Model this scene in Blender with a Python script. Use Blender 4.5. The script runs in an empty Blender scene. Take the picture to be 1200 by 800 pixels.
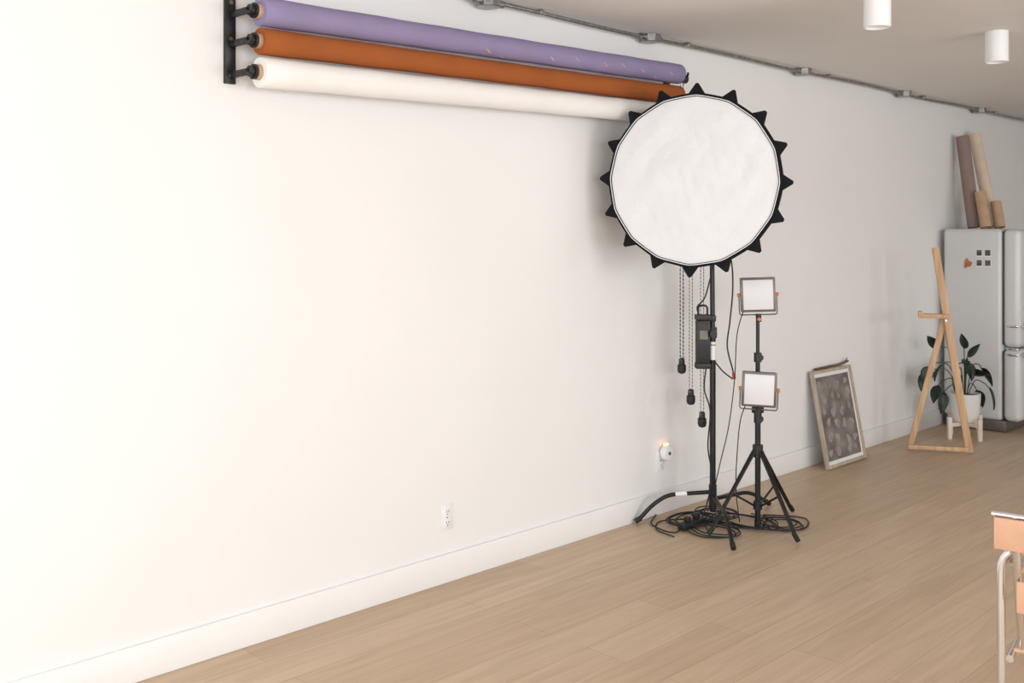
import bpy, bmesh, math, random
from mathutils import Vector, Matrix
random.seed(4)
S = bpy.context.scene
COL = S.collection
I4 = Matrix.Identity(4)

# ------------------------------------------------------------------ materials
def mat(name, col, rough=0.5, metal=0.0, noise=None, bump=None, emit=None, spec=0.5, coat=0.0):
    m = bpy.data.materials.new(name); m.use_nodes = True
    nt = m.node_tree; b = nt.nodes['Principled BSDF']
    b.inputs['Base Color'].default_value = (*col, 1)
    b.inputs['Roughness'].default_value = rough
    b.inputs['Metallic'].default_value = metal
    b.inputs['Specular IOR Level'].default_value = spec
    b.inputs['Coat Weight'].default_value = coat
    tc = nt.nodes.new('ShaderNodeTexCoord')
    if noise:
        sc, amt = noise
        n = nt.nodes.new('ShaderNodeTexNoise'); n.inputs['Scale'].default_value = sc
        n.inputs['Detail'].default_value = 5
        nt.links.new(tc.outputs['Object'], n.inputs['Vector'])
        r = nt.nodes.new('ShaderNodeValToRGB')
        r.color_ramp.elements[0].position = 0.3; r.color_ramp.elements[1].position = 0.7
        r.color_ramp.elements[0].color = (*[c * (1 - amt) for c in col], 1)
        r.color_ramp.elements[1].color = (*[min(1, c * (1 + amt)) for c in col], 1)
        nt.links.new(n.outputs['Fac'], r.inputs['Fac'])
        nt.links.new(r.outputs['Color'], b.inputs['Base Color'])
    if bump:
        sc, st, dist = bump
        n = nt.nodes.new('ShaderNodeTexNoise'); n.inputs['Scale'].default_value = sc
        n.inputs['Detail'].default_value = 4
        nt.links.new(tc.outputs['Object'], n.inputs['Vector'])
        bp = nt.nodes.new('ShaderNodeBump'); bp.inputs['Strength'].default_value = st
        bp.inputs['Distance'].default_value = dist
        nt.links.new(n.outputs['Fac'], bp.inputs['Height'])
        nt.links.new(bp.outputs['Normal'], b.inputs['Normal'])
    if emit:
        b.inputs['Emission Color'].default_value = (*emit[0], 1)
        b.inputs['Emission Strength'].default_value = emit[1]
    return m

def grain_mat(name, c1, c2, rough=0.5, scale=(30, 30, 2)):
    m = bpy.data.materials.new(name); m.use_nodes = True
    nt = m.node_tree; b = nt.nodes['Principled BSDF']; b.inputs['Roughness'].default_value = rough
    tc = nt.nodes.new('ShaderNodeTexCoord'); mp = nt.nodes.new('ShaderNodeMapping')
    mp.inputs['Scale'].default_value = scale
    n = nt.nodes.new('ShaderNodeTexNoise'); n.inputs['Scale'].default_value = 1.0; n.inputs['Detail'].default_value = 6
    r = nt.nodes.new('ShaderNodeValToRGB')
    r.color_ramp.elements[0].position = .35; r.color_ramp.elements[1].position = .68
    r.color_ramp.elements[0].color = (*c1, 1); r.color_ramp.elements[1].color = (*c2, 1)
    nt.links.new(tc.outputs['Object'], mp.inputs['Vector']); nt.links.new(mp.outputs[0], n.inputs['Vector'])
    nt.links.new(n.outputs['Fac'], r.inputs['Fac']); nt.links.new(r.outputs[0], b.inputs['Base Color'])
    return m

M_wall = mat('wall_paint', (.83, .822, .808), .75, noise=(1.2, .012), bump=(60, .12, .004), spec=.25)
M_ceil = mat('ceiling_paint', (.76, .74, .72), .9, noise=(1.0, .02), bump=(50, .15, .004), spec=.2)
M_trim = mat('trim_paint', (.83, .822, .808), .55, noise=(3, .01), spec=.3)
M_black = mat('black_plastic', (.012, .012, .013), .45, noise=(20, .2))
M_blackmetal = mat('black_metal', (.012, .012, .013), .38, metal=.2, noise=(30, .2))
M_rubber = mat('black_rubber', (.01, .01, .011), .6, noise=(40, .2))
M_fabricblk = mat('black_fabric', (.010, .010, .012), .9, bump=(300, .4, .002), spec=.2)
M_chrome = mat('chrome', (.75, .75, .76), .15, metal=1, noise=(10, .03))
M_steel = mat('galvanized_steel', (.36, .36, .35), .38, metal=1, noise=(40, .3), bump=(80, .2, .002))
M_white = mat('white_plastic', (.83, .83, .83), .4, noise=(8, .01))
M_slot = mat('dark_slot', (.08, .075, .07), .6, noise=(8, .1))
M_purple = mat('purple_paper', (.275, .235, .39), .8, noise=(6, .05), spec=.2)
M_orange = mat('rust_paper', (.34, .098, .026), .85, noise=(6, .07), spec=.2)
M_wpaper = mat('white_paper', (.84, .825, .805), .75, noise=(6, .015), bump=(14, .2, .01), spec=.2)
M_tape = mat('orange_tape', (.62, .38, .27), .7, noise=(20, .1))
M_card = mat('cardboard', (.50, .33, .21), .8, noise=(12, .1))
M_cream = mat('cream_paper', (.72, .59, .46), .8, noise=(12, .05))
M_mauve = mat('mauve_paper', (.27, .195, .17), .8, noise=(12, .06))
M_wood = grain_mat('easel_wood', (.52, .31, .17), (.68, .45, .27), .5)
M_frame = grain_mat('frame_wood', (.40, .32, .24), (.54, .45, .35), .5)
M_stick = grain_mat('dark_wood', (.10, .055, .03), (.2, .11, .06), .6)
M_standw = grain_mat('pale_wood', (.70, .59, .50), (.80, .70, .62), .6)
M_pot = mat('white_ceramic', (.78, .76, .73), .35, noise=(6, .02))
M_soil = mat('soil', (.04, .028, .02), .95, noise=(60, .4), bump=(80, 1, .01))
M_leaf = mat('leaf_green', (.008, .022, .013), .35, noise=(9, .35), spec=.35)
M_stem = mat('stem_green', (.04, .07, .025), .5, noise=(9, .2))
M_fridge = mat('silver_enamel', (.66, .665, .665), .35, metal=.05, noise=(2, .02))
M_leather = mat('tan_leather', (.62, .36, .23), .5, noise=(14, .08), bump=(160, .3, .002))
M_orangeknob = mat('orange_knob', (.62, .15, .04), .4, noise=(10, .1))
M_red = mat('red_plastic', (.6, .03, .02), .4, noise=(10, .1))
M_grey = mat('grey_metal', (.16, .145, .13), .4, metal=.5, noise=(20, .1))
M_led = mat('led_diffuser', (.72, .72, .74), .35, noise=(3, .01))
M_glow = mat('nightlight_lens', (.9, .5, .3), .4, noise=(3, .02), emit=((1, .35, .15), 2.0))
M_photo = mat('photo_print', (.10, .08, .075), .5, noise=(45, .8))
M_fabric = mat('diffuser_fabric', (.77, .775, .79), .85, noise=(4, .01), bump=(7, .45, .04), spec=.2)
M_glass = mat('window_frame_paint', (.06, .06, .06), .4, noise=(4, .05))

def floor_material():
    m = bpy.data.materials.new('oak_plank_floor'); m.use_nodes = True
    nt = m.node_tree; b = nt.nodes['Principled BSDF']; L = nt.links.new
    tc = nt.nodes.new('ShaderNodeTexCoord'); mp = nt.nodes.new('ShaderNodeMapping')
    mp.inputs['Rotation'].default_value = (0, 0, math.radians(90))
    L(tc.outputs['Object'], mp.inputs['Vector'])
    br = nt.nodes.new('ShaderNodeTexBrick')
    br.inputs['Color1'].default_value = (.52, .385, .262, 1)
    br.inputs['Color2'].default_value = (.58, .44, .31, 1)
    br.inputs['Mortar'].default_value = (.38, .27, .18, 1)
    br.inputs['Scale'].default_value = 1
    br.inputs['Mortar Size'].default_value = .0014
    br.inputs['Mortar Smooth'].default_value = .3
    br.inputs['Bias'].default_value = 0
    br.inputs['Brick Width'].default_value = 1.5
    br.inputs['Row Height'].default_value = .19
    br.offset = .37
    L(mp.outputs[0], br.inputs['Vector'])
    mp2 = nt.nodes.new('ShaderNodeMapping'); mp2.inputs['Scale'].default_value = (20, 1.3, 1)
    L(tc.outputs['Object'], mp2.inputs['Vector'])
    n = nt.nodes.new('ShaderNodeTexNoise'); n.inputs['Scale'].default_value = 1.3; n.inputs['Detail'].default_value = 8
    n.inputs['Distortion'].default_value = .9
    L(mp2.outputs[0], n.inputs['Vector'])
    r = nt.nodes.new('ShaderNodeValToRGB')
    r.color_ramp.elements[0].position = .3; r.color_ramp.elements[1].position = .65
    r.color_ramp.elements[0].color = (.87, .85, .82, 1); r.color_ramp.elements[1].color = (1.04, 1.04, 1.04, 1)
    L(n.outputs['Fac'], r.inputs['Fac'])
    mx = nt.nodes.new('ShaderNodeMix'); mx.data_type = 'RGBA'; mx.blend_type = 'MULTIPLY'
    mx.inputs[0].default_value = 1
    L(br.outputs['Color'], mx.inputs[6]); L(r.outputs[0], mx.inputs[7])
    L(mx.outputs[2], b.inputs['Base Color'])
    b.inputs['Roughness'].default_value = .45
    b.inputs['Specular IOR Level'].default_value = .4
    bp = nt.nodes.new('ShaderNodeBump'); bp.inputs['Strength'].default_value = .15; bp.inputs['Distance'].default_value = .004
    L(n.outputs['Fac'], bp.inputs['Height']); L(bp.outputs[0], b.inputs['Normal'])
    return m
M_floor = floor_material()

def art_material():
    m = bpy.data.materials.new('shell_art_print'); m.use_nodes = True
    nt = m.node_tree; b = nt.nodes['Principled BSDF']; L = nt.links.new
    tc = nt.nodes.new('ShaderNodeTexCoord')
    v = nt.nodes.new('ShaderNodeTexVoronoi'); v.inputs['Scale'].default_value = 10; v.feature = 'SMOOTH_F1'
    L(tc.outputs['Object'], v.inputs['Vector'])
    r = nt.nodes.new('ShaderNodeValToRGB'); e = r.color_ramp.elements
    e[0].position = .12; e[0].color = (.30, .265, .245, 1)
    e[1].position = .62; e[1].color = (.12, .105, .095, 1)
    k = e.new(.38); k.color = (.20, .178, .165, 1)
    L(v.outputs['Distance'], r.inputs['Fac']); L(r.outputs[0], b.inputs['Base Color'])
    b.inputs['Roughness'].default_value = .25
    return m
M_art = art_material()

# ------------------------------------------------------------------ builders
def group(name, loc):
    e = bpy.data.objects.new(name, None); COL.objects.link(e)
    e.location = loc; e.empty_display_size = .1
    return e

def mesh(name, verts, faces, m, par=None, smooth=False, M=I4, bevel=0, bseg=2, autosm=False):
    me = bpy.data.meshes.new(name)
    me.from_pydata([tuple(M @ Vector(v)) for v in verts], [], faces)
    bm = bmesh.new(); bm.from_mesh(me)
    if bevel > 0:
        bmesh.ops.bevel(bm, geom=bm.edges[:] , offset=bevel, segments=bseg, affect='EDGES', profile=.5)
    bmesh.ops.recalc_face_normals(bm, faces=bm.faces)
    bm.to_mesh(me); bm.free()
    if smooth or bevel > 0:
        for p in me.polygons: p.use_smooth = True
        if not smooth or autosm:
            try: me.set_sharp_from_angle(angle=math.radians(40))
            except Exception: pass
    me.materials.append(m)
    o = bpy.data.objects.new(name, me); COL.objects.link(o)
    if par is not None:
        o.parent = par
        o.matrix_parent_inverse = Matrix.Translation(-Vector(par.location))
    return o

def box(name, c, s, m, par=None, bevel=0, bseg=2, M=I4):
    x, y, z = [k / 2 for k in s]
    v = [(c[0] + i * x, c[1] + j * y, c[2] + k * z) for i in (-1, 1) for j in (-1, 1) for k in (-1, 1)]
    f = [(0, 1, 3, 2), (4, 6, 7, 5), (0, 4, 5, 1), (2, 3, 7, 6), (0, 2, 6, 4), (1, 5, 7, 3)]
    return mesh(name, v, f, m, par, False, M, bevel, bseg)

def catmull(P, sub):
    P = [Vector(p) for p in P]; out = []
    for i in range(len(P) - 1):
        p0 = P[max(i - 1, 0)]; p1 = P[i]; p2 = P[i + 1]; p3 = P[min(i + 2, len(P) - 1)]
        for k in range(sub):
            t = k / sub
            out.append(.5 * ((2 * p1) + (-p0 + p2) * t + (2 * p0 - 5 * p1 + 4 * p2 - p3) * t * t + (-p0 + 3 * p1 - 3 * p2 + p3) * t ** 3))
    out.append(P[-1]); return out

def fillet(P, r, n=6):
    P = [Vector(p) for p in P]; out = [P[0]]
    for i in range(1, len(P) - 1):
        a = (P[i - 1] - P[i]); b = (P[i + 1] - P[i])
        rr = min(r, a.length * .45, b.length * .45)
        A = P[i] + a.normalized() * rr; B = P[i] + b.normalized() * rr
        for k in range(n + 1):
            t = k / n
            out.append((1 - t) ** 2 * A + 2 * t * (1 - t) * P[i] + t * t * B)
    out.append(P[-1]); return out

def tube_geo(P, r, seg=10):
    P = [Vector(p) for p in P]; n = len(P)
    rs = r if isinstance(r, (list, tuple)) else [r] * n
    T = []
    for i in range(n):
        d = P[min(i + 1, n - 1)] - P[max(i - 1, 0)]
        T.append(d.normalized() if d.length > 1e-9 else Vector((0, 0, 1)))
    ref = Vector((0, 0, 1)) if abs(T[0].z) < .9 else Vector((1, 0, 0))
    N = (ref - T[0] * ref.dot(T[0])).normalized()
    V = []; F = []
    for i in range(n):
        N = (N - T[i] * N.dot(T[i])).normalized(); B = T[i].cross(N)
        for k in range(seg):
            a = 2 * math.pi * k / seg
            V.append(P[i] + (N * math.cos(a) + B * math.sin(a)) * rs[i])
    for i in range(n - 1):
        for k in range(seg):
            k2 = (k + 1) % seg
            F.append((i * seg + k, i * seg + k2, (i + 1) * seg + k2, (i + 1) * seg + k))
    F.append(tuple(range(seg))[::-1]); F.append(tuple((n - 1) * seg + k for k in range(seg)))
    return V, F

def tube(name, P, r, m, par=None, seg=10, sub=0, M=I4, fil=0):
    if sub: P = catmull(P, sub)
    if fil: P = fillet(P, fil)
    V, F = tube_geo(P, r, seg)
    return mesh(name, V, F, m, par, True, M, autosm=True)

def multi_tube(name, paths, r, m, par=None, seg=8, M=I4):
    V = []; F = []
    for P in paths:
        v, f = tube_geo(P, r, seg); o = len(V)
        V += v; F += [tuple(i + o for i in q) for q in f]
    return mesh(name, V, F, m, par, True, M, autosm=True)

def cyl(name, a, b, r, m, par=None, seg=24, M=I4, r2=None):
    V, F = tube_geo([a, b], [r, r if r2 is None else r2], seg)
    return mesh(name, V, F, m, par, True, M, autosm=True)

def lathe(name, prof, m, par=None, seg=32, M=I4, smooth=True):
    V = []; F = []
    for (r, z) in prof:
        for k in range(seg):
            a = 2 * math.pi * k / seg; V.append((r * math.cos(a), r * math.sin(a), z))
    for i in range(len(prof) - 1):
        for k in range(seg):
            k2 = (k + 1) % seg
            F.append((i * seg + k, i * seg + k2, (i + 1) * seg + k2, (i + 1) * seg + k))
    F.append(tuple(range(seg))[::-1]); F.append(tuple((len(prof) - 1) * seg + k for k in range(seg)))
    return mesh(name, V, F, m, par, smooth, M, autosm=True)

def frameM(o, x, y, z):
    M = Matrix.Identity(4)
    for i, a in enumerate((x, y, z)):
        a = Vector(a).normalized()
        for j in range(3): M[j][i] = a[j]
    for j in range(3): M[j][3] = o[j]
    return M

# ------------------------------------------------------------------ room shell
RX, Y0, Y1, H = 6.4, -2.6, 12.6, 2.70
box('floor', (RX / 2, (Y0 + Y1) / 2, -.05), (RX + .4, Y1 - Y0 + .4, .1), M_floor)
box('ceiling', (RX / 2, (Y0 + Y1) / 2, H + .05), (RX + .4, Y1 - Y0 + .4, .1), M_ceil)
box('wall_left', (-.1, (Y0 + Y1) / 2, H / 2), (.2, Y1 - Y0 + .4, H), M_wall)
box('wall_back', (RX / 2, Y1 + .1, H / 2), (RX, .2, H), M_wall)
def wall_with_holes(name, a0, a1, holes, z0, z1, c, th, m, axis):
    """wall along axis ('x' or 'y') with rectangular openings (h0,h1,hz0,hz1)"""
    V = []; F = []
    def b(p, q, az, bz):
        o = len(V)
        for P in (p, q):
            for Q in (c - th / 2, c + th / 2):
                for Z in (az, bz): V.append((P, Q, Z) if axis == 'x' else (Q, P, Z))
        F.extend([tuple(o + i for i in q_) for q_ in [(0, 1, 3, 2), (4, 6, 7, 5), (0, 4, 5, 1), (2, 3, 7, 6), (0, 2, 6, 4), (1, 5, 7, 3)]])
    cur = a0
    for (h0, h1, hz0, hz1) in holes:
        b(cur, h0, z0, z1); b(h0, h1, z0, hz0); b(h0, h1, hz1, z1); cur = h1
    b(cur, a1, z0, z1)
    return mesh(name, V, F, m)
wall_with_holes('wall_front', 0, RX, [(.5, 5.9, .35, 2.55)], 0, H, Y0 - .1, .2, M_wall, 'x')
wall_with_holes('wall_right', Y0 - .2, Y1 + .2, [(-1.6, 1.6, .8, 2.4), (2.6, 5.8, .8, 2.4), (7.0, 9.4, .8, 2.4)], 0, H, RX + .1, .2, M_wall, 'y')  # unseen openings on this side are added to admit fill light
w = group('window_1', (3.2, Y0 - .1, .35))
for i, x in enumerate((.53, 2.3, 4.1, 5.87)):
    box(f'mullion_{i}', (x, Y0 - .1, 1.45), (.06, .08, 2.2), M_glass, w)
for i, z in enumerate((.38, 2.52)):
    box(f'rail_{i}', (3.2, Y0 - .1, z), (5.4, .08, .06), M_glass, w)
for j, (a, b) in enumerate([(-1.6, 1.6), (2.6, 5.8), (7.0, 9.4)]):  # side windows are invented, framing the openings for the added fill lamps
    w = group(f'window_{j + 2}', (RX + .1, (a + b) / 2, .8))
    for i, y in enumerate((a + .03, (a + b) / 2, b - .03)): box(f'mullion_{i}', (RX + .1, y, 1.6), (.08, .06, 1.6), M_glass, w)
    for i, z in enumerate((.83, 2.37)): box(f'rail_{i}', (RX + .1, (a + b) / 2, z), (.08, b - a, .06), M_glass, w)
def baseboard(name, c, s): box(name, c, s, M_trim, None, .004, 2)
baseboard('baseboard_left', (.009, (Y0 + Y1) / 2, .065), (.018, Y1 - Y0, .13))
baseboard('baseboard_right', (RX - .009, (Y0 + Y1) / 2, .065), (.018, Y1 - Y0, .13))
baseboard('baseboard_back', (RX / 2, Y1 - .009, .065), (RX - .04, .018, .13))

# ------------------------------------------------------------------ conduit
g = group('electrical_conduit', (.07, 5, H))
cx, cz = .065, 2.683
boxes = [1.8, 3.32, 4.56, 6.23, 7.78, 9.3, 10.9]
pts = []
yy = Y0 + .05
while yy < Y1 - .05:
    pts.append((cx + .006 * math.sin(yy * 2.1), yy, cz - .004 * math.sin(yy * 3.3))); yy += .12
tube('conduit_pipe', pts, .010, M_steel, g, seg=10)
for i, b in enumerate(boxes):
    lathe(f'junction_box_{i}', [(.055, 0), (.058, -.003), (.058, -.040), (.055, -.042), (.012, -.044)], M_steel, g, seg=8,
          M=Matrix.Translation((cx, b, H)) @ Matrix.Rotation(math.radians(22.5), 4, 'Z'), smooth=False)
    for s in (-1, 1):
        cyl(f'connector_{i}_{s}', (cx, b + s * .05, cz), (cx, b + s * .09, cz), .017, M_steel, g, 12)
    box(f'strap_{i}', (cx, b + .34, H - .012), (.05, .018, .022), M_steel, g, .003)

# ------------------------------------------------------------------ ceiling lights
for i, (x, y) in enumerate([(1.425, 3.09), (1.425, 4.46), (1.457, 5.827), (1.46, 7.2)]):
    g = group('ceiling_light' if i == 0 else f'ceiling_light.{i:03d}', (x, y, H))
    M = Matrix.Translation((x, y, H))
    lathe('canister', [(.058, 0), (.060, -.002), (.060, -.165), (.058, -.168), (.053, -.168), (.050, -.14), (.02, -.135)], M_white, g, 40, M)

# ------------------------------------------------------------------ outlets
def outlet(nm, y, z):
    g = group(nm, (0, y, z))
    box('cover_plate', (.003, y, z), (.006, .070, .115), M_white, g, .002)
    for k, dz in enumerate((-.025, .025)):
        box(f'receptacle_{k}', (.0075, y, z + dz), (.004, .034, .030), M_white, g, .0015)
        for s in (-1, 1):
            box(f'slot_{k}_{s}', (.0098, y + s * .007, z + dz + .004), (.001, .003, .010), M_slot, g)
        cyl(f'ground_{k}', (.009, y, z + dz - .009), (.0103, y, z + dz - .009), .0028, M_slot, g, 10)
    box('screw', (.0065, y, z), (.002, .006, .006), M_slot, g)
    return g
outlet('wall_outlet', 3.113, .295)
outlet('wall_outlet.001', 4.733, .30)
g = group('plug_in_night_light', (.03, 4.76, .345))
Mn = frameM((.012, 4.76, .345), (0, 1, 0), (0, 0, 1), (1, 0, 0))
lathe('dial_body', [(.038, 0), (.044, .004), (.045, .028), (.040, .036), (.02, .038)], M_white, g, 32, Mn)
lathe('sensor_lens', [(.010, .036), (.010, .041), (.004, .043)], M_slot, g, 16, Mn)
box('glow_window', (.025, 4.76, .394), (.02, .03, .010), M_glow, g, .003)

# ------------------------------------------------------------------ backdrop rollers
g = group('backdrop_roller_system', (.06, 3.4, 2.3))
yl, yr, rx = 2.06, 4.733, .13
rolls = [('purple', 2.437, 2.493, .055, M_purple), ('orange', 2.325, 2.375, .051, M_orange), ('white', 2.207, 2.262, .058, M_wpaper)]
def roll_geo(nm, zl, zr, r, m, ya, yb):
    ax = Vector((0, yb - ya, zr - zl)); L = ax.length
    zax = ax.normalized(); xax = Vector((1, 0, 0)); yax = zax.cross(xax)
    M = frameM((rx, ya, zl), xax, yax, zax)
    prof = [(.028, .012), (.030, 0), (r - .002, 0), (r, .003)]
    n = 24
    for i in range(1, n): prof.append((r + .0012 * math.sin(i * 1.7) - .002 * math.sin(math.pi * i / n), L * i / n))
    prof += [(r, L - .003), (r - .002, L), (.03, L)]
    lathe(nm + '_paper_roll', prof, m, g, 40, M)
    lathe(nm + '_core', [(.022, -.015), (.029, -.016), (.030, .01), (.022, .012)], M_card, g, 24, M)
    lathe(nm + '_core_far', [(.022, L - .012), (.029, L - .01), (.030, L + .012), (.022, L + .014)], M_card, g, 24, M)
    return M, L
for nm, zl, zr, r, m in rolls:
    M, L = roll_geo(nm, zl, zr, r, m, yl, yr)
    for tag, y, z, s in (('near', yl, zl, -1), ('far', yr, zr, 1)):
        cyl(f'{nm}_plug_{tag}', (rx, y + s * .005, z), (rx, y + s * .045, z), .021, M_black, g, 20)
        cyl(f'{nm}_flange_{tag}', (rx, y + s * .020, z), (rx, y + s * .028, z), .029, M_black, g, 24)
        box(f'{nm}_arm_{tag}', (.070, y + s * .052, z - .004), (.13, .014, .026), M_blackmetal, g, .003)
        tube(f'{nm}_hook_{tag}', [(rx - .005, y + s * .052, z - .004), (rx + .022, y + s * .052, z - .012), (rx + .03, y + s * .052, z + .012)], .007, M_blackmetal, g, 8, 5)
    if nm == 'purple':
        for i, (y, an, w_) in enumerate([(3.20, .5, .02), (3.62, .35, .018), (3.80, .1, .014), (4.02, .2, .02), (4.16, .0, .016), (4.33, .25, .02), (4.46, .75, .02), (3.30, .9, .012), (4.58, .1, .012)]):
            V = []
            for k in range(4):
                a = an + k * .10
                for s in (-1, 1):
                    p = M @ Vector(((r + .0015) * math.cos(a), (r + .0015) * math.sin(a), (y - yl) + s * w_ * .35 + k * .010)); V.append(p)
            F = [(2 * k, 2 * k + 1, 2 * k + 3, 2 * k + 2) for k in range(3)]
            mesh(f'tape_{i}', V, F, M_tape, g, True)
for tag, y, za, zb in (('near', yl - .055, 2.17, 2.66), ('far', yr + .055, 2.22, 2.56)):
    box(f'wall_rail_{tag}', (.008, y, (za + zb) / 2), (.016, .045, zb - za), M_blackmetal, g, .002)
    for k in range(3):
        cyl(f'bolt_{tag}_{k}', (.016, y, za + .03 + k * .14), (.021, y, za + .03 + k * .14), .008, M_grey, g, 8)
def chain(nm, x, y, ztop, zbot, m, r, pitch, wgt):
    V = []; F = []
    n = int((ztop - zbot) / pitch)
    for i in range(n):
        z = ztop - i * pitch
        for s in (-1, 1):
            o = Vector((x, y + s * .014, z - (s > 0) * pitch / 2))
            b = len(V)
            for d in ((r, 0, 0), (-r, 0, 0), (0, r, 0), (0, -r, 0), (0, 0, r * 1.5), (0, 0, -r * 1.5)): V.append(o + Vector(d))
            for q in ((0, 2, 4), (2, 1, 4), (1, 3, 4), (3, 0, 4), (2, 0, 5), (1, 2, 5), (3, 1, 5), (0, 3, 5)): F.append(tuple(b + t for t in q))
    mesh(nm + '_beads', V, F, m, g, True)
    multi_tube(nm + '_cord', [[(x, y - .014, ztop), (x, y - .014, zbot)], [(x, y + .014, ztop), (x, y + .014, zbot)]], .0016, m, g, 6)
    lathe(nm + '_weight', [(.008, .045), (.016, .04), (.017, .012), (.024, .006), (.025, -.022), (.020, -.038), (.008, -.044)], wgt, g, 20, Matrix.Translation((x, y, zbot)))
M_bead = mat('grey_beads', (.36, .35, .34), .4, metal=.3, noise=(10, .1))
M_bead2 = mat('dark_beads', (.12, .12, .12), .4, metal=.3, noise=(10, .1))
chain('purple_chain', rx, 4.765, 2.47, .85, M_bead2, .0062, .022, M_black)
chain('orange_chain', rx + .055, 4.775, 2.35, .68, M_bead, .0055, .020, M_black)
chain('white_chain', rx + .12, 4.79, 2.25, .56, M_bead, .0055, .020, M_black)
for i,(zz,xx) in enumerate([(2.47,rx),(2.35,rx+.055),(2.25,rx+.12)]):
    cyl(f'sprocket_{i}', (xx, 4.755, zz), (xx, 4.80, zz), .024, M_black, g, 20)
    cyl(f'sprocket_axle_{i}', (.02, 4.79, zz), (xx, 4.79, zz), .006, M_blackmetal, g, 10)

# ------------------------------------------------------------------ softbox on rolling stand
P0 = Vector((.32, 4.79, 0))
g = gs = group('studio_softbox_light', P0)
feet = [(.045, 4.47), (.68, 4.435), (.36, 5.30)]
for i, (fx, fy) in enumerate(feet):
    d = Vector((fx, fy, 0)) - P0; L = d.length; d.normalize()
    hz = (.17, .15, .13)[i]
    pts = [P0 + Vector((0, 0, hz)), P0 + d * L * .60 + Vector((0, 0, hz - .012)), P0 + d * L * .80 + Vector((0, 0, hz * .62)), P0 + d * L + Vector((0, 0, .016))]
    tube(f'base_leg_{i}', pts, .0115, M_blackmetal, g, 12, fil=.09)
    cyl(f'foot_{i}', P0 + d * (L - .02) + Vector((0, 0, .034)), P0 + d * (L + .012) + Vector((0, 0, .014)), .014, M_rubber, g, 14)
cyl('base_leg_tape', P0 + (Vector((feet[0][0], feet[0][1], 0)) - P0) * .35 + Vector((0, 0, .163)), P0 + (Vector((feet[0][0], feet[0][1], 0)) - P0) * .5 + Vector((0, 0, .160)), .0125, M_white, g, 14)
cyl('base_hub', P0 + Vector((0, 0, .08)), P0 + Vector((0, 0, .21)), .022, M_blackmetal, g)
cyl('pole_lower', P0 + Vector((0, 0, .06)), P0 + Vector((0, 0, 1.05)), .0165, M_blackmetal, g)
cyl('pole_middle', P0 + Vector((0, 0, 1.03)), P0 + Vector((-.005, 0, 1.55)), .0135, M_blackmetal, g)
cyl('pole_upper', P0 + Vector((-.005, 0, 1.5)), P0 + Vector((-.01, 0, 1.86)), .011, M_chrome, g)
cyl('pole_collar', P0 + Vector((0, 0, 1.02)), P0 + Vector((0, 0, 1.08)), .023, M_black, g)
cyl('pole_collar_top', P0 + Vector((-.004, 0, 1.48)), P0 + Vector((-.004, 0, 1.54)), .02, M_black, g)
cyl('collar_knob', P0 + Vector((.0, 0, 1.05)), P0 + Vector((.035, -.045, 1.05)), .008, M_black, g)
cyl('collar_knob_head', P0 + Vector((.035, -.045, 1.05)), P0 + Vector((.045, -.058, 1.05)), .02, M_black, g, 12)
cyl('pole_label', P0 + Vector((0, 0, .985)), P0 + Vector((0, 0, 1.0)), .0172, M_white, g)
cyl('pole_label_2', P0 + Vector((0, 0, .90)), P0 + Vector((0, 0, .98)), .0170, M_white, g)
R = Vector((.7071, .7071, 0)); Fv = Vector((-.7071, .7071, 0))
Mb = frameM(P0 + R * -.055 + Vector((0, 0, 0)), R, Fv, (0, 0, 1))
box('control_box', (0, 0, 1.0), (.075, .065, .24), M_black, g, .008, 2, Mb)
box('control_box_base', (0, 0, .868), (.082, .07, .03), M_black, g, .004, 2, Mb)
box('control_box_top', (0, 0, 1.135), (.082, .07, .03), M_black, g, .004, 2, Mb)
box('control_display', (0, -.034, 1.04), (.045, .004, .05), M_grey, g, .001, 1, Mb)
for k in range(5): box(f'vent_{k}', (0, -.034, .92 + k * .015), (.055, .005, .005), M_blackmetal, g, 0, 1, Mb)
tube('control_box_handle', [(-.025, 0, 1.14), (-.025, 0, 1.20), (.025, 0, 1.20), (.025, 0, 1.14)], .006, M_black, g, 10, 0, Mb, fil=.02)
box('clamp', (.045, 0, 1.13), (.05, .05, .035), M_black, g, .005, 2, Mb)
n = Vector((.40, -.9165, 0)).normalized(); up = Vector((0, 0, 1)); rt = up.cross(n) * 1.0
C = Vector((.54, 4.286, 1.866))
Ms = frameM(C, rt, up, n)   # local x right, y up, z out of the front
RD = .425
NP = 16
V = [(0, 0, .012)]; F = []
rings = 44; seg = 128
def edge_r(a):
    k = (a - math.pi / 2 + .04) / (2 * math.pi / NP); fr = k - math.floor(k)
    return RD * (1 - .013 * math.sin(math.pi * fr))
for i in range(1, rings + 1):
    q = i / rings
    for k in range(seg):
        a = 2 * math.pi * k / seg
        rr = edge_r(a) * q
        x, y = rr * math.cos(a), rr * math.sin(a)
        w_ = (1 - q ** 6) * (.0045 * math.sin(14 * x + 9 * y + 3 * math.sin(8 * y)) + .0032 * math.sin(25 * y - 16 * x + 2 * math.sin(11 * x))
             + .0022 * abs(math.sin(31 * x + 22 * y + 2.5 * math.sin(9 * x - 5 * y))) + .0018 * abs(math.sin(38 * x - 30 * y + 2 * math.sin(13 * y))))
        V.append((x, y, .012 * (1 - q * q) + w_))
for k in range(seg): F.append((0, 1 + k, 1 + (k + 1) % seg))
for i in range(rings - 1):
    for k in range(seg):
        a, b = 1 + i * seg + k, 1 + i * seg + (k + 1) % seg
        F.append((a, a + seg, b + seg, b))
mesh('diffuser_cloth', V, F, M_fabric, g, True, Ms)
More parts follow.
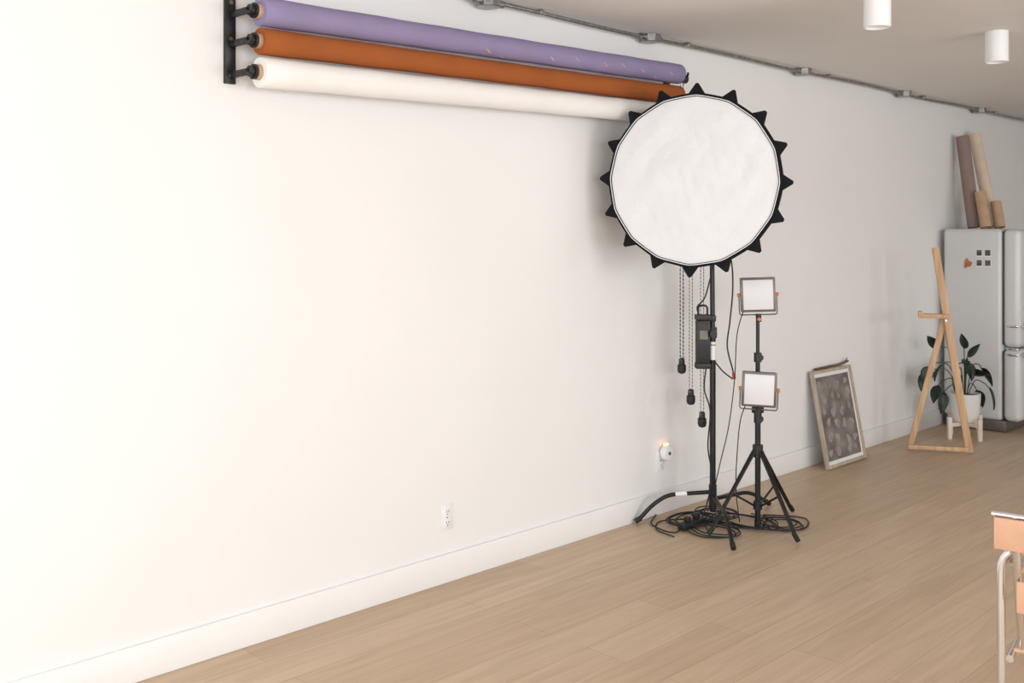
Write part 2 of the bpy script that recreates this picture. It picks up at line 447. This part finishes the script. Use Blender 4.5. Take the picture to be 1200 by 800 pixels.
def ringband(nm, s0, s1, z0, z1, m):
    V = []; F = []
    for k in range(seg):
        a = 2 * math.pi * k / seg; e = edge_r(a)
        for s, z in ((s0, z0), (s1, z0), (s1, z1), (s0, z1)):
            V.append(((e + s) * math.cos(a), (e + s) * math.sin(a), z))
    for k in range(seg):
        k2 = (k + 1) % seg
        for j in range(4):
            j2 = (j + 1) % 4
            F.append((k * 4 + j, k * 4 + j2, k2 * 4 + j2, k2 * 4 + j))
    mesh(nm, V, F, m, g, False, Ms)
ringband('rim_binding', -.003, .014, -.02, .005, M_fabricblk)
ringband('white_piping', .001, .0045, -.01, .0075, M_white)
ringband('hook_band', -.004, .018, -.05, -.006, M_fabricblk)
for i in range(NP):
    a = math.pi / 2 + 2 * math.pi * i / NP - .04
    ca, sa = math.cos(a), math.sin(a)
    def pt(r, t, z): return (r * ca - t * sa, r * sa + t * ca, z)
    b = RD + .004
    V = [pt(b, -.046, -.004), pt(b, .046, -.004), pt(b + .062, .007, -.012), pt(b + .062, -.007, -.012),
         pt(b, -.046, -.035), pt(b, .046, -.035), pt(b + .058, .007, -.03), pt(b + .058, -.007, -.03)]
    F = [(0, 1, 2, 3), (4, 7, 6, 5), (0, 4, 5, 1), (1, 5, 6, 2), (2, 6, 7, 3), (3, 7, 4, 0)]
    mesh(f'rib_pocket_{i}', V, F, M_fabricblk, g, False, Ms, .003, 2)
prof = []
for i in range(13):
    q = i / 12
    prof.append((RD * .985 * math.sqrt(1 - q) + .075 * (1 - math.sqrt(1 - q)), -.03 - .40 * q))
lathe('softbox_shell', prof, M_fabricblk, g, NP, Ms, smooth=False)
lathe('speed_ring', [(.078, -.425), (.085, -.43), (.085, -.46), (.07, -.465)], M_blackmetal, g, 32, Ms)
lathe('lamp_head', [(.055, -.46), (.058, -.47), (.058, -.66), (.05, -.68), (.03, -.685)], M_black, g, 32, Ms)
tube('yoke', [(-.066, 0, -.55), (-.066, -.10, -.55), (.066, -.10, -.55), (.066, 0, -.55)], .009, M_blackmetal, g, 10, 0, Ms, fil=.03)
cyl('yoke_spigot', Ms @ Vector((0, -.10, -.55)), P0 + Vector((-.01, 0, 1.70)), .015, M_blackmetal, g)
box('yoke_knob', (.08, 0, -.55), (.03, .04, .04), M_black, g, .006, 2, Ms)

# ------------------------------------------------------------------ LED panels on light stand
P1 = Vector((.549, 4.88, 0))
g = gl = group('led_panel_light_stand', P1)
cyl('pole_base', P1 + Vector((0, 0, .03)), P1 + Vector((0, 0, .62)), .0155, M_blackmetal, g)
cyl('pole_mid', P1 + Vector((0, 0, .6)), P1 + Vector((0, 0, .93)), .0125, M_blackmetal, g)
cyl('pole_top', P1 + Vector((0, 0, .9)), P1 + Vector((0, 0, 1.15)), .010, M_blackmetal, g)
for k, z in enumerate((.60, .93)):
    cyl(f'lock_collar_{k}', P1 + Vector((0, 0, z - .03)), P1 + Vector((0, 0, z + .02)), .021, M_black, g)
    cyl(f'lock_knob_{k}', P1 + Vector((0, 0, z)), P1 + Vector((.03, -.03, z)), .007, M_black, g)
    cyl(f'lock_head_{k}', P1 + Vector((.03, -.03, z)), P1 + Vector((.042, -.042, z)), .018, M_black, g, 10)
cyl('leg_collar', P1 + Vector((0, 0, .385)), P1 + Vector((0, 0, .45)), .028, M_black, g)
cyl('brace_collar', P1 + Vector((0, 0, .10)), P1 + Vector((0, 0, .145)), .024, M_black, g)
cyl('centre_foot', P1 + Vector((0, 0, .0)), P1 + Vector((0, 0, .04)), .018, M_rubber, g)
for i, (fx, fy) in enumerate([(.845, 4.775), (.455, 4.56), (.53, 5.275)]):
    d = Vector((fx, fy, 0)) - P1; L = d.length; d.normalize()
    side = d.cross(Vector((0, 0, 1))) * .009
    for s in (-1, 1):
        tube(f'leg_{i}_{s}', [P1 + d * .025 + side * s + Vector((0, 0, .42)), P1 + d * L + side * s * .6 + Vector((0, 0, .014))], .0065, M_blackmetal, g, 10)
    cyl(f'leg_foot_{i}', P1 + d * (L - .025) + Vector((0, 0, .044)), P1 + d * (L + .008) + Vector((0, 0, .014)), .013, M_rubber, g, 14)
    tube(f'brace_{i}', [P1 + d * .02 + Vector((0, 0, .12)), P1 + d * (L * .52) + Vector((0, 0, .205))], .006, M_blackmetal, g, 8)
def panel(idx, c, yaw, roll, w_=.165, h_=.165):
    f = Vector((math.sin(yaw), -math.cos(yaw), 0)); r_ = Vector((0, 0, 1)).cross(f)
    M = frameM(c, r_, (0, 0, 1), f) @ Matrix.Rotation(roll, 4, 'Z') 
    box(f'panel_{idx}_housing', (0, 0, -.016), (w_ + .022, h_ + .022, .03), M_grey, g, .006, 2, M)
    box(f'panel_{idx}_diffuser', (0, 0, .001), (w_ - .006, h_ - .004, .006), M_led, g, .002, 2, M)
    t = w_ / 2 + .018
    tube(f'panel_{idx}_yoke', [(-t, 0, -.016), (-t, -h_ / 2 - .026, -.016), (t, -h_ / 2 - .026, -.016), (t, 0, -.016)], .0035, M_grey, g, 8, 0, M, fil=.015)
    for s in (-1, 1):
        cyl(f'panel_{idx}_knob_{s}', M @ Vector((s * (t - .006), 0, -.016)), M @ Vector((s * (t + .009), 0, -.016)), .010, M_orangeknob, g, 14)
    cyl(f'panel_{idx}_ballhead', M @ Vector((0, -h_ / 2 - .022, -.016)), M @ Vector((0, -h_ / 2 - .065, -.016)), .015, M_black, g)
    return M
panel(0, P1 + Vector((0, 0, 1.266)) + Vector((.012, -.016, 0)), math.radians(38), math.radians(2))
panel(1, Vector((.610, 4.795, .765)), math.radians(33), math.radians(-2), .16, .165)
tube('side_arm', [P1 + Vector((0, 0, .64)), Vector((.60, 4.81, .63))], .009, M_black, g, 10)
box('side_arm_clamp', P1 + Vector((.0, 0, .64)), (.05, .05, .035), M_black, g, .005)
cyl('side_arm_spigot', Vector((.600, 4.805, .615)), Vector((.601, 4.807, .665)), .012, M_black, g)
cyl('orange_clamp_knob_2', P1 + Vector((.01, -.01, 1.135)), P1 + Vector((.03, -.03, 1.135)), .009, M_orangeknob, g, 12)

# ------------------------------------------------------------------ cables
g = group('power_cables', (.35, 4.7, 0))
def loops(nm, cx_, cy_, rx_, ry_, n, ph, z=.008, r=.0036):
    pts = []
    for k in range(n * 14):
        a = ph + 2 * math.pi * k / 14
        q = .85 + .22 * math.sin(k * .37 + ph * 3)
        pts.append((cx_ + rx_ * q * math.cos(a), cy_ + ry_ * q * math.sin(a), z + .004 * (k // 14) + .004 * abs(math.sin(k * .9))))
    tube(nm, pts, r, M_rubber, g, 8, 4)
loops('cable_coil_1', .24, 4.72, .12, .17, 4, .3)
loops('cable_coil_2', .42, 4.63, .15, .12, 3, 1.7)
loops('cable_coil_3', .44, 4.92, .18, .13, 3, 2.2)
loops('cable_coil_4', .62, 4.98, .12, .12, 3, 4.0)
loops('cable_coil_5', .30, 4.83, .13, .12, 4, 5.1, .03)
tube('cable_run_1', [(.03, 4.66, .012), (.12, 4.50, .008), (.30, 4.46, .008), (.26, 4.66, .012), (.42, 4.80, .012), (.62, 4.84, .012), (.75, 5.0, .008), (.65, 5.2, .008), (.45, 5.1, .008)], .004, M_rubber, g, 8, 8)
tube('cable_run_2', [(.34, 4.40, .008), (.20, 4.44, .008), (.12, 4.60, .008), (.30, 4.74, .02), (.50, 4.70, .03), (.66, 4.90, .012), (.5, 5.05, .008)], .004, M_rubber, g, 8, 8)
box('power_strip', (.30, 4.62, .025), (.05, .20, .035), M_black, g, .006)
box('plug_a', (.30, 4.58, .055), (.03, .03, .03), M_black, g, .005)
box('plug_b', (.30, 4.66, .058), (.03, .035, .035), M_black, g, .005)
def RP(a, b, z):
    return P0 + R * a + Fv * b + Vector((0, 0, z))
g = gs
tube('lamp_cable', [RP(.04, -.04, 1.62), RP(.09, -.05, 1.46), RP(.10, -.05, 1.30), RP(.085, -.05, 1.12), RP(.07, -.05, .98), RP(.10, -.05, .85), RP(.105, -.05, .815)], .0042, M_rubber, g, 8, 8)
cyl('lamp_connector', RP(.105, -.05, .835), RP(.108, -.05, .80), .009, M_red, g, 12)
tube('box_cable', [RP(-.04, -.02, .86), RP(-.05, -.02, .74), RP(-.02, -.03, .62), RP(-.03, -.02, .42), RP(-.01, -.03, .25), RP(-.06, -.04, .05), RP(-.1, -.06, .008)], .004, M_rubber, g, 8, 8)
tube('box_cable_2', [RP(.0, -.03, .90), RP(.05, -.03, .84), RP(.10, -.05, .80)], .004, M_rubber, g, 8, 8)
tube('box_cable_top', [RP(-.07, -.02, 1.13), RP(-.09, -.02, 1.19), RP(-.05, -.02, 1.24), RP(-.02, -.02, 1.34), RP(.02, -.02, 1.5)], .004, M_rubber, g, 8, 8)
g = gl
tube('panel_cable', [(.50, 4.83, 1.20), (.47, 4.80, 1.05), (.46, 4.79, .80), (.43, 4.78, .55), (.39, 4.76, .35), (.34, 4.76, .16), (.33, 4.70, .03), (.40, 4.62, .01)], .0028, M_rubber, g, 8, 8)
tube('panel_cable_2', [(.55, 4.80, .72), (.50, 4.79, .60), (.47, 4.80, .40), (.45, 4.82, .2), (.46, 4.84, .02)], .0028, M_rubber, g, 8, 8)

# ------------------------------------------------------------------ leaning framed print
g = group('framed_art_print', (.1, 6.65, 0))
bot = Vector((.165, 6.655, .004)); top = Vector((.030, 6.675, .655))
zax = (top - bot).normalized()
Mf = frameM(bot, Vector((0.0, 1, 0)), zax, Vector((0, 1, 0)).cross(zax))
W, Hh = .56, .66
bw = .022
box('frame_left', (-W / 2 + bw / 2, Hh / 2, 0), (bw, Hh, .025), M_frame, g, .002, 2, Mf)
box('frame_right', (W / 2 - bw / 2, Hh / 2, 0), (bw, Hh, .025), M_frame, g, .002, 2, Mf)
box('frame_bottom', (0, bw / 2, 0), (W - 2 * bw, bw, .025), M_frame, g, .002, 2, Mf)
box('frame_top', (0, Hh - bw / 2, 0), (W - 2 * bw, bw, .025), M_frame, g, .002, 2, Mf)
box('mat_board', (0, Hh / 2, -.004), (W - 2 * bw, Hh - 2 * bw, .006), M_white, g, 0, 1, Mf)
box('print', (0, Hh / 2, .000), (W - 2 * bw - .05, Hh - 2 * bw - .05, .004), M_art, g, 0, 1, Mf)
M_shell = mat('shell_ink', (.30, .272, .255), .4, noise=(30, .4))
for i in range(24):
    px = -.18 + .12 * (i % 4) + random.uniform(-.03, .03); py = .09 + .095 * (i // 4) + random.uniform(-.03, .03)
    px = max(-.19, min(.19, px)); py = max(.10, min(.56, py))
    r_ = random.uniform(.020, .036); a = random.uniform(0, 3.1); V = []
    for k in range(20):
        t = 2 * math.pi * k / 20; rr = r_ * (1 + .12 * math.cos(3 * t))
        x, y = rr * math.cos(t) * 1.15, rr * math.sin(t) * .85
        V.append((px + x * math.cos(a) - y * math.sin(a), py + x * math.sin(a) + y * math.cos(a), .0024 + i * .00003))
    mesh(f'printed_shell_{i}', V, [tuple(range(20))], M_shell, g, False, Mf)
tube('driftwood_rod', [(-.20, Hh + .010, -.005), (0, Hh + .012, -.002), (.16, Hh + .014, -.005), (.27, Hh + .028, 0)], .008, M_stick, g, 8, 6, Mf)
tube('driftwood_twig', [(.20, Hh + .015, -.002), (.25, Hh + .05, .01)], .004, M_stick, g, 6, 4, Mf)

# ------------------------------------------------------------------ easel
g = group('wooden_easel', (.46, 7.48, 0))
A = Vector((.275, 7.383, 0)); Bf = Vector((.648, 7.592, 0)); e = (Bf - A).normalized(); pn = e.cross(Vector((0, 0, 1)))
Lf = (Bf - A).length
Me = frameM(A, e, -pn, (0, 0, 1))
def plank(nm, a, b, w_, th, yoff=0, M=Me, m=M_wood):
    a = Vector((a[0], yoff, a[1])); b = Vector((b[0], yoff, b[1])); d = (b - a); Ln = d.length; d.normalize()
    s = Vector((0, 1, 0)).cross(d)
    MM = M @ frameM((a + b) / 2, s, (0, 1, 0), d)
    box(nm, (0, 0, 0), (w_, th, Ln), m, g, .003, 2, MM)
apex = (Lf * .435, 1.494)
plank('mast', apex, (Lf - .01, .012), .050, .028)
plank('brace_leg', (Lf * .60, .99), (.012, .012), .040, .024, .029)
plank('foot_rail', (.0, .035), (Lf - .02, .035), .030, .02, -.026)
plank('canvas_ledge', (Lf * .165, .995), (Lf * .64, .995), .032, .075, -.012)
plank('ledge_lip', (Lf * .165, 1.012), (Lf * .23, 1.012), .035, .075, -.012)
cyl('pivot_bolt', Me @ Vector((Lf * .60, -.03, .965)), Me @ Vector((Lf * .60, .05, .965)), .008, M_chrome, g, 12)
plank('rear_leg', (Lf * .60, .93), (Lf * .98, .02), .028, .02, .031)

# ------------------------------------------------------------------ plant on stand
PC = Vector((.38, 8.17, 0))
g = group('potted_rubber_plant', PC)
Mp = frameM(PC, R, Fv, (0, 0, 1))
for i, a in enumerate((20, 110, 200, 290)):
    x, y = .150 * math.cos(math.radians(a)), .150 * math.sin(math.radians(a))
    box(f'stand_leg_{i}', (x, y, .085), (.032, .032, .17), M_standw, g, .003, 2, Mp)
MM = Mp @ Matrix.Rotation(math.radians(20), 4, 'Z')
box('stand_cross_a', (0, 0, .11), (.28, .026, .03), M_standw, g, .002, 2, MM)
box('stand_cross_b', (0, 0, .112), (.026, .28, .03), M_standw, g, .002, 2, MM)
lathe('pot', [(.075, .128), (.085, .132), (.108, .20), (.115, .32), (.116, .35), (.106, .35), (.104, .325), (.02, .32)], M_pot, g, 36, Mp)
lathe('soil', [(.104, .318), (.10, .332), (.03, .338)], M_soil, g, 24, Mp)
def leaf(nm, base, c, roll, L, W_):
    base = Vector(base); tip = Vector(c); d = (tip - base).normalized()
    side = d.cross(Vector((0, 0, 1)));  side = side.normalized() if side.length > .05 else Vector((1, 0, 0))
    side = Matrix.Rotation(roll, 3, d) @ side; nn = side.cross(d)
    V = []; F = []; nu, nv = 10, 4
    for i in range(nu + 1):
        u = i / nu; wd = W_ * .5 * (math.sin(math.pi * min(1, u ** .75)) ** .8 if 0 < u < 1 else .02)
        for j in range(-nv, nv + 1):
            s = j / nv
            p = base + d * (L * u) + side * (wd * s) + nn * (.10 * L * (abs(s) ** 1.3) * .6 - .28 * L * u * u)
            V.append(p)
    c_ = 2 * nv + 1
    for i in range(nu):
        for j in range(2 * nv): F.append((i * c_ + j, i * c_ + j + 1, (i + 1) * c_ + j + 1, (i + 1) * c_ + j))
    o = mesh(nm, V, F, M_leaf, g, True, Mp)
    md = o.modifiers.new('s', 'SOLIDIFY'); md.thickness = .0015
LV = [(-.29, -.05, .56, -.08, -.04, -.13), (-.24, -.08, .42, -.08, -.05, -.14), (-.19, .05, .68, -.06, 0, .10), (-.03, -.05, .70, -.01, -.03, .13),
      (.05, .03, .62, .05, 0, .10), (-.02, -.10, .60, .03, -.06, -.13), (.10, -.06, .55, .08, -.05, -.10), (.16, -.05, .40, .05, -.05, -.13),
      (-.10, -.10, .52, -.04, -.07, -.13), (-.14, .10, .55, -.05, .06, -.10), (.05, .12, .54, .05, .07, .04), (.12, .06, .36, .07, .03, -.12),
      (-.18, -.04, .36, -.03, -.05, -.13), (.02, .0, .50, .07, -.06, .02), (-.28, .03, .50, -.05, .04, -.14), (.0, -.06, .58, -.08, -.05, .03)]
for i, (x, y, z, tx, ty, tz) in enumerate(LV):
    tube(f'petiole_{i}', [(x * .12, y * .12, .33), (x * .45, y * .4, .33 + (z - .30) * .7 + .05), (x * .85, y * .85, z + .03), (x, y, z)], .004, M_stem, g, 6, 6, Mp)
    leaf(f'leaf_{i}', (x, y, z), (x + tx, y + ty, z + tz), random.uniform(-.9, .9) , random.uniform(.13, .17), random.uniform(.08, .105))

# ------------------------------------------------------------------ fridge
g = group('retro_refrigerator', (.35, 8.86, 0))
box('cabinet', (.285, 8.86, .865), (.47, .60, 1.54), M_fridge, g, .035, 5)
box('plinth', (.30, 8.86, .05), (.48, .54, .09), M_grey, g, .008)
box('lower_door', (.592, 8.86, .385), (.135, .60, .575), M_fridge, g, .045, 6)
box('upper_door', (.592, 8.86, 1.16), (.135, .60, .945), M_fridge, g, .045, 6)
box('door_gasket_low', (.522, 8.86, .385), (.012, .57, .54), M_slot, g, .004)
box('door_gasket_up', (.522, 8.86, 1.16), (.012, .57, .91), M_slot, g, .004)
for i, z in enumerate((.86, .632)):
    tube(f'handle_{i}', [(.63, 8.60, z), (.70, 8.57, z), (.71, 8.62, z), (.71, 8.84, z), (.64, 8.84, z)], .011, M_chrome, g, 12, fil=.03)
    cyl(f'handle_mount_{i}', (.652, 8.62, z), (.67, 8.62, z), .02, M_chrome, g, 16)
    box(f'handle_bracket_{i}', (.60, 8.556, z), (.09, .014, .020), M_chrome, g, .004)
box('hinge_strap', (.60, 8.556, .678), (.09, .012, .016), M_chrome, g, .003)
yf = 8.5585
for i, (x, z, w_, h_) in enumerate([(.345, 1.437, .048, .06), (.412, 1.437, .05, .06), (.345, 1.355, .048, .06), (.412, 1.355, .05, .06)]):
    box(f'magnet_photo_border_{i}', (x, yf, z), (w_, .003, h_), M_white, g)
    box(f'magnet_photo_{i}', (x, yf - .0017, z + .003), (w_ - .008, .002, h_ - .014), M_photo, g)
V = []
for k in range(24):
    t = 2 * math.pi * k / 24; rr = .030 * (1 + .22 * math.cos(3 * t + .5) + .12 * math.sin(5 * t)); V.append((.252 + rr * math.cos(t), yf, 1.352 + 1.15 * rr * math.sin(t)))
V += [(v[0], v[1] - .005, v[2]) for v in V]
M_mag = mat('orange_magnet_paint', (.45, .16, .07), .5, noise=(40, .6))
mesh('orange_magnet', V, [tuple(range(24)), tuple(range(24, 48))] + [(k, (k + 1) % 24, 24 + (k + 1) % 24, 24 + k) for k in range(24)], M_mag, g)

def paper_tube(nm, a, b, r, m, inner=True):
    a = Vector(a); b = Vector(b); gg = group(nm, a)
    z = (b - a).normalized(); x = Vector((1, 0, 0)); x = (x - z * x.dot(z)).normalized(); y = z.cross(x)
    L = (b - a).length
    lathe('rolled_paper', [(r * .6, .01), (r * .62, 0), (r, 0), (r, L), (r * .93, L + .001), (r * .9, L - .05), (r * .2, L - .06)], m, gg, 28, frameM(a, x, y, z))
    lathe('tube_core', [(r * .55, L - .05), (r * .55, L + .006), (r * .48, L + .006), (r * .45, L - .03)], M_card, gg, 20, frameM(a, x, y, z))
paper_tube('rolled_backdrop_paper', (.20, 8.84, 1.646), (.085, 8.88, 2.42), .053, M_mauve)
paper_tube('rolled_backdrop_paper.001', (.30, 8.98, 1.652), (.08, 9.16, 2.46), .050, M_cream)
paper_tube('cardboard_tube', (.325, 8.76, 1.646), (.262, 8.80, 1.94), .045, M_card)
paper_tube('cardboard_tube.001', (.400, 8.86, 1.646), (.35, 8.90, 1.86), .042, M_card)

# ------------------------------------------------------------------ chair
CB = Vector((2.495, 2.955, 0))
g = group('leather_sling_chair', CB)
cyv = Vector((-.17, .985, 0)).normalized(); cxv = Vector((.985, .17, 0)).normalized()
Mc = frameM(CB, cxv, cyv, (0, 0, 1))
CW, CD = .56, .52
for tag, y, zt in (('rear', 0, .735), ('front', CD, .62)):
    tube(f'{tag}_leg_frame', [(0, y, .011), (0, y, zt), (CW, y, zt), (CW, y, .011)], .0115, M_chrome, g, 14, 0, Mc, fil=.07)
    for s, x in enumerate((0, CW)): cyl(f'{tag}_glide_{s}', Mc @ Vector((x, y, 0)), Mc @ Vector((x, y, .02)), .016, M_black, g)
for s, x in enumerate((.022, CW - .022)):
    tube(f'side_rail_{s}', [(x, 0, .43), (x, CD, .45)], .0105, M_chrome, g, 12, 0, Mc)
    tube(f'arm_tube_{s}', [(x + .01, -.01, .70), (x + .01, .1, .66), (x + .01, CD, .64)], .0105, M_chrome, g, 12, 6, Mc)
    box(f'arm_strap_{s}', (x + (.035 if s == 0 else -.035), CD * .52, .655), (.05, CD * .8, .008), M_leather, g, .003, 2, Mc)
tube('back_top_rail', [(-.012, -.06, .838), (CW + .012, -.06, .838)], .009, M_chrome, g, 12, 0, Mc)
for s, x in enumerate((.045, CW - .045)):
    tube(f'back_post_{s}', [(x, .05, .44), (x, -.02, .66), (x, -.06, .838)], .0105, M_chrome, g, 12, 6, Mc)
box('back_band_upper', (CW / 2, -.074, .79), (CW + .01, .008, .085), M_leather, g, .003, 2, Mc)
box('back_band_mid', (CW / 2 + .01, -.012, .738), (CW - .03, .032, .026), M_leather, g, .004, 2, Mc)
box('back_band_lower', (CW / 2 + .01, -.036, .615), (CW - .07, .008, .085), M_leather, g, .003, 2, Mc)
box('seat', (CW / 2, CD * .52, .443), (CW - .05, CD * .9, .012), M_leather, g, .004, 2, Mc)

# ------------------------------------------------------------------ light
def area(name, loc, rot, sx, sy, power, col):
    l = bpy.data.lights.new(name, 'AREA'); l.shape = 'RECTANGLE'; l.size = sx; l.size_y = sy; l.energy = power; l.color = col
    o = bpy.data.objects.new(name, l); COL.objects.link(o); o.location = loc; o.rotation_euler = rot
    return o
cc = (.985, .99, 1)
area('daylight_window_front', (3.2, Y0 - .22, 1.45), (math.radians(90), 0, 0), 5.3, 2.1, 98, cc)
for j, (a, b, p) in enumerate([(-1.6, 1.6, 66), (2.6, 5.8, 62), (7.0, 9.4, 24)]):  # added fill lamps, soften the brightness falloff along the left wall
    area(f'added_side_fill_{j}', (RX + .22, (a + b) / 2, 1.6), (math.radians(90), 0, math.radians(90)), b - a - .1, 1.5, p, cc)
wd = bpy.data.worlds.new('sky'); S.world = wd; wd.use_nodes = True
bg = wd.node_tree.nodes['Background']; bg.inputs[0].default_value = (.85, .92, 1, 1); bg.inputs[1].default_value = 1.0

# ------------------------------------------------------------------ camera
cd = bpy.data.cameras.new('camera'); cam = bpy.data.objects.new('camera', cd); COL.objects.link(cam)
cam.location = (3.54, 0, 1.6); cam.rotation_euler = (math.radians(90), 0, math.radians(45))
cd.sensor_width = 36; cd.lens = 36; cd.shift_y = -127 / 1200; cd.clip_start = .05
S.camera = cam
S.view_settings.view_transform = 'Standard'
S.view_settings.look = 'None'
S.view_settings.exposure = 0.6
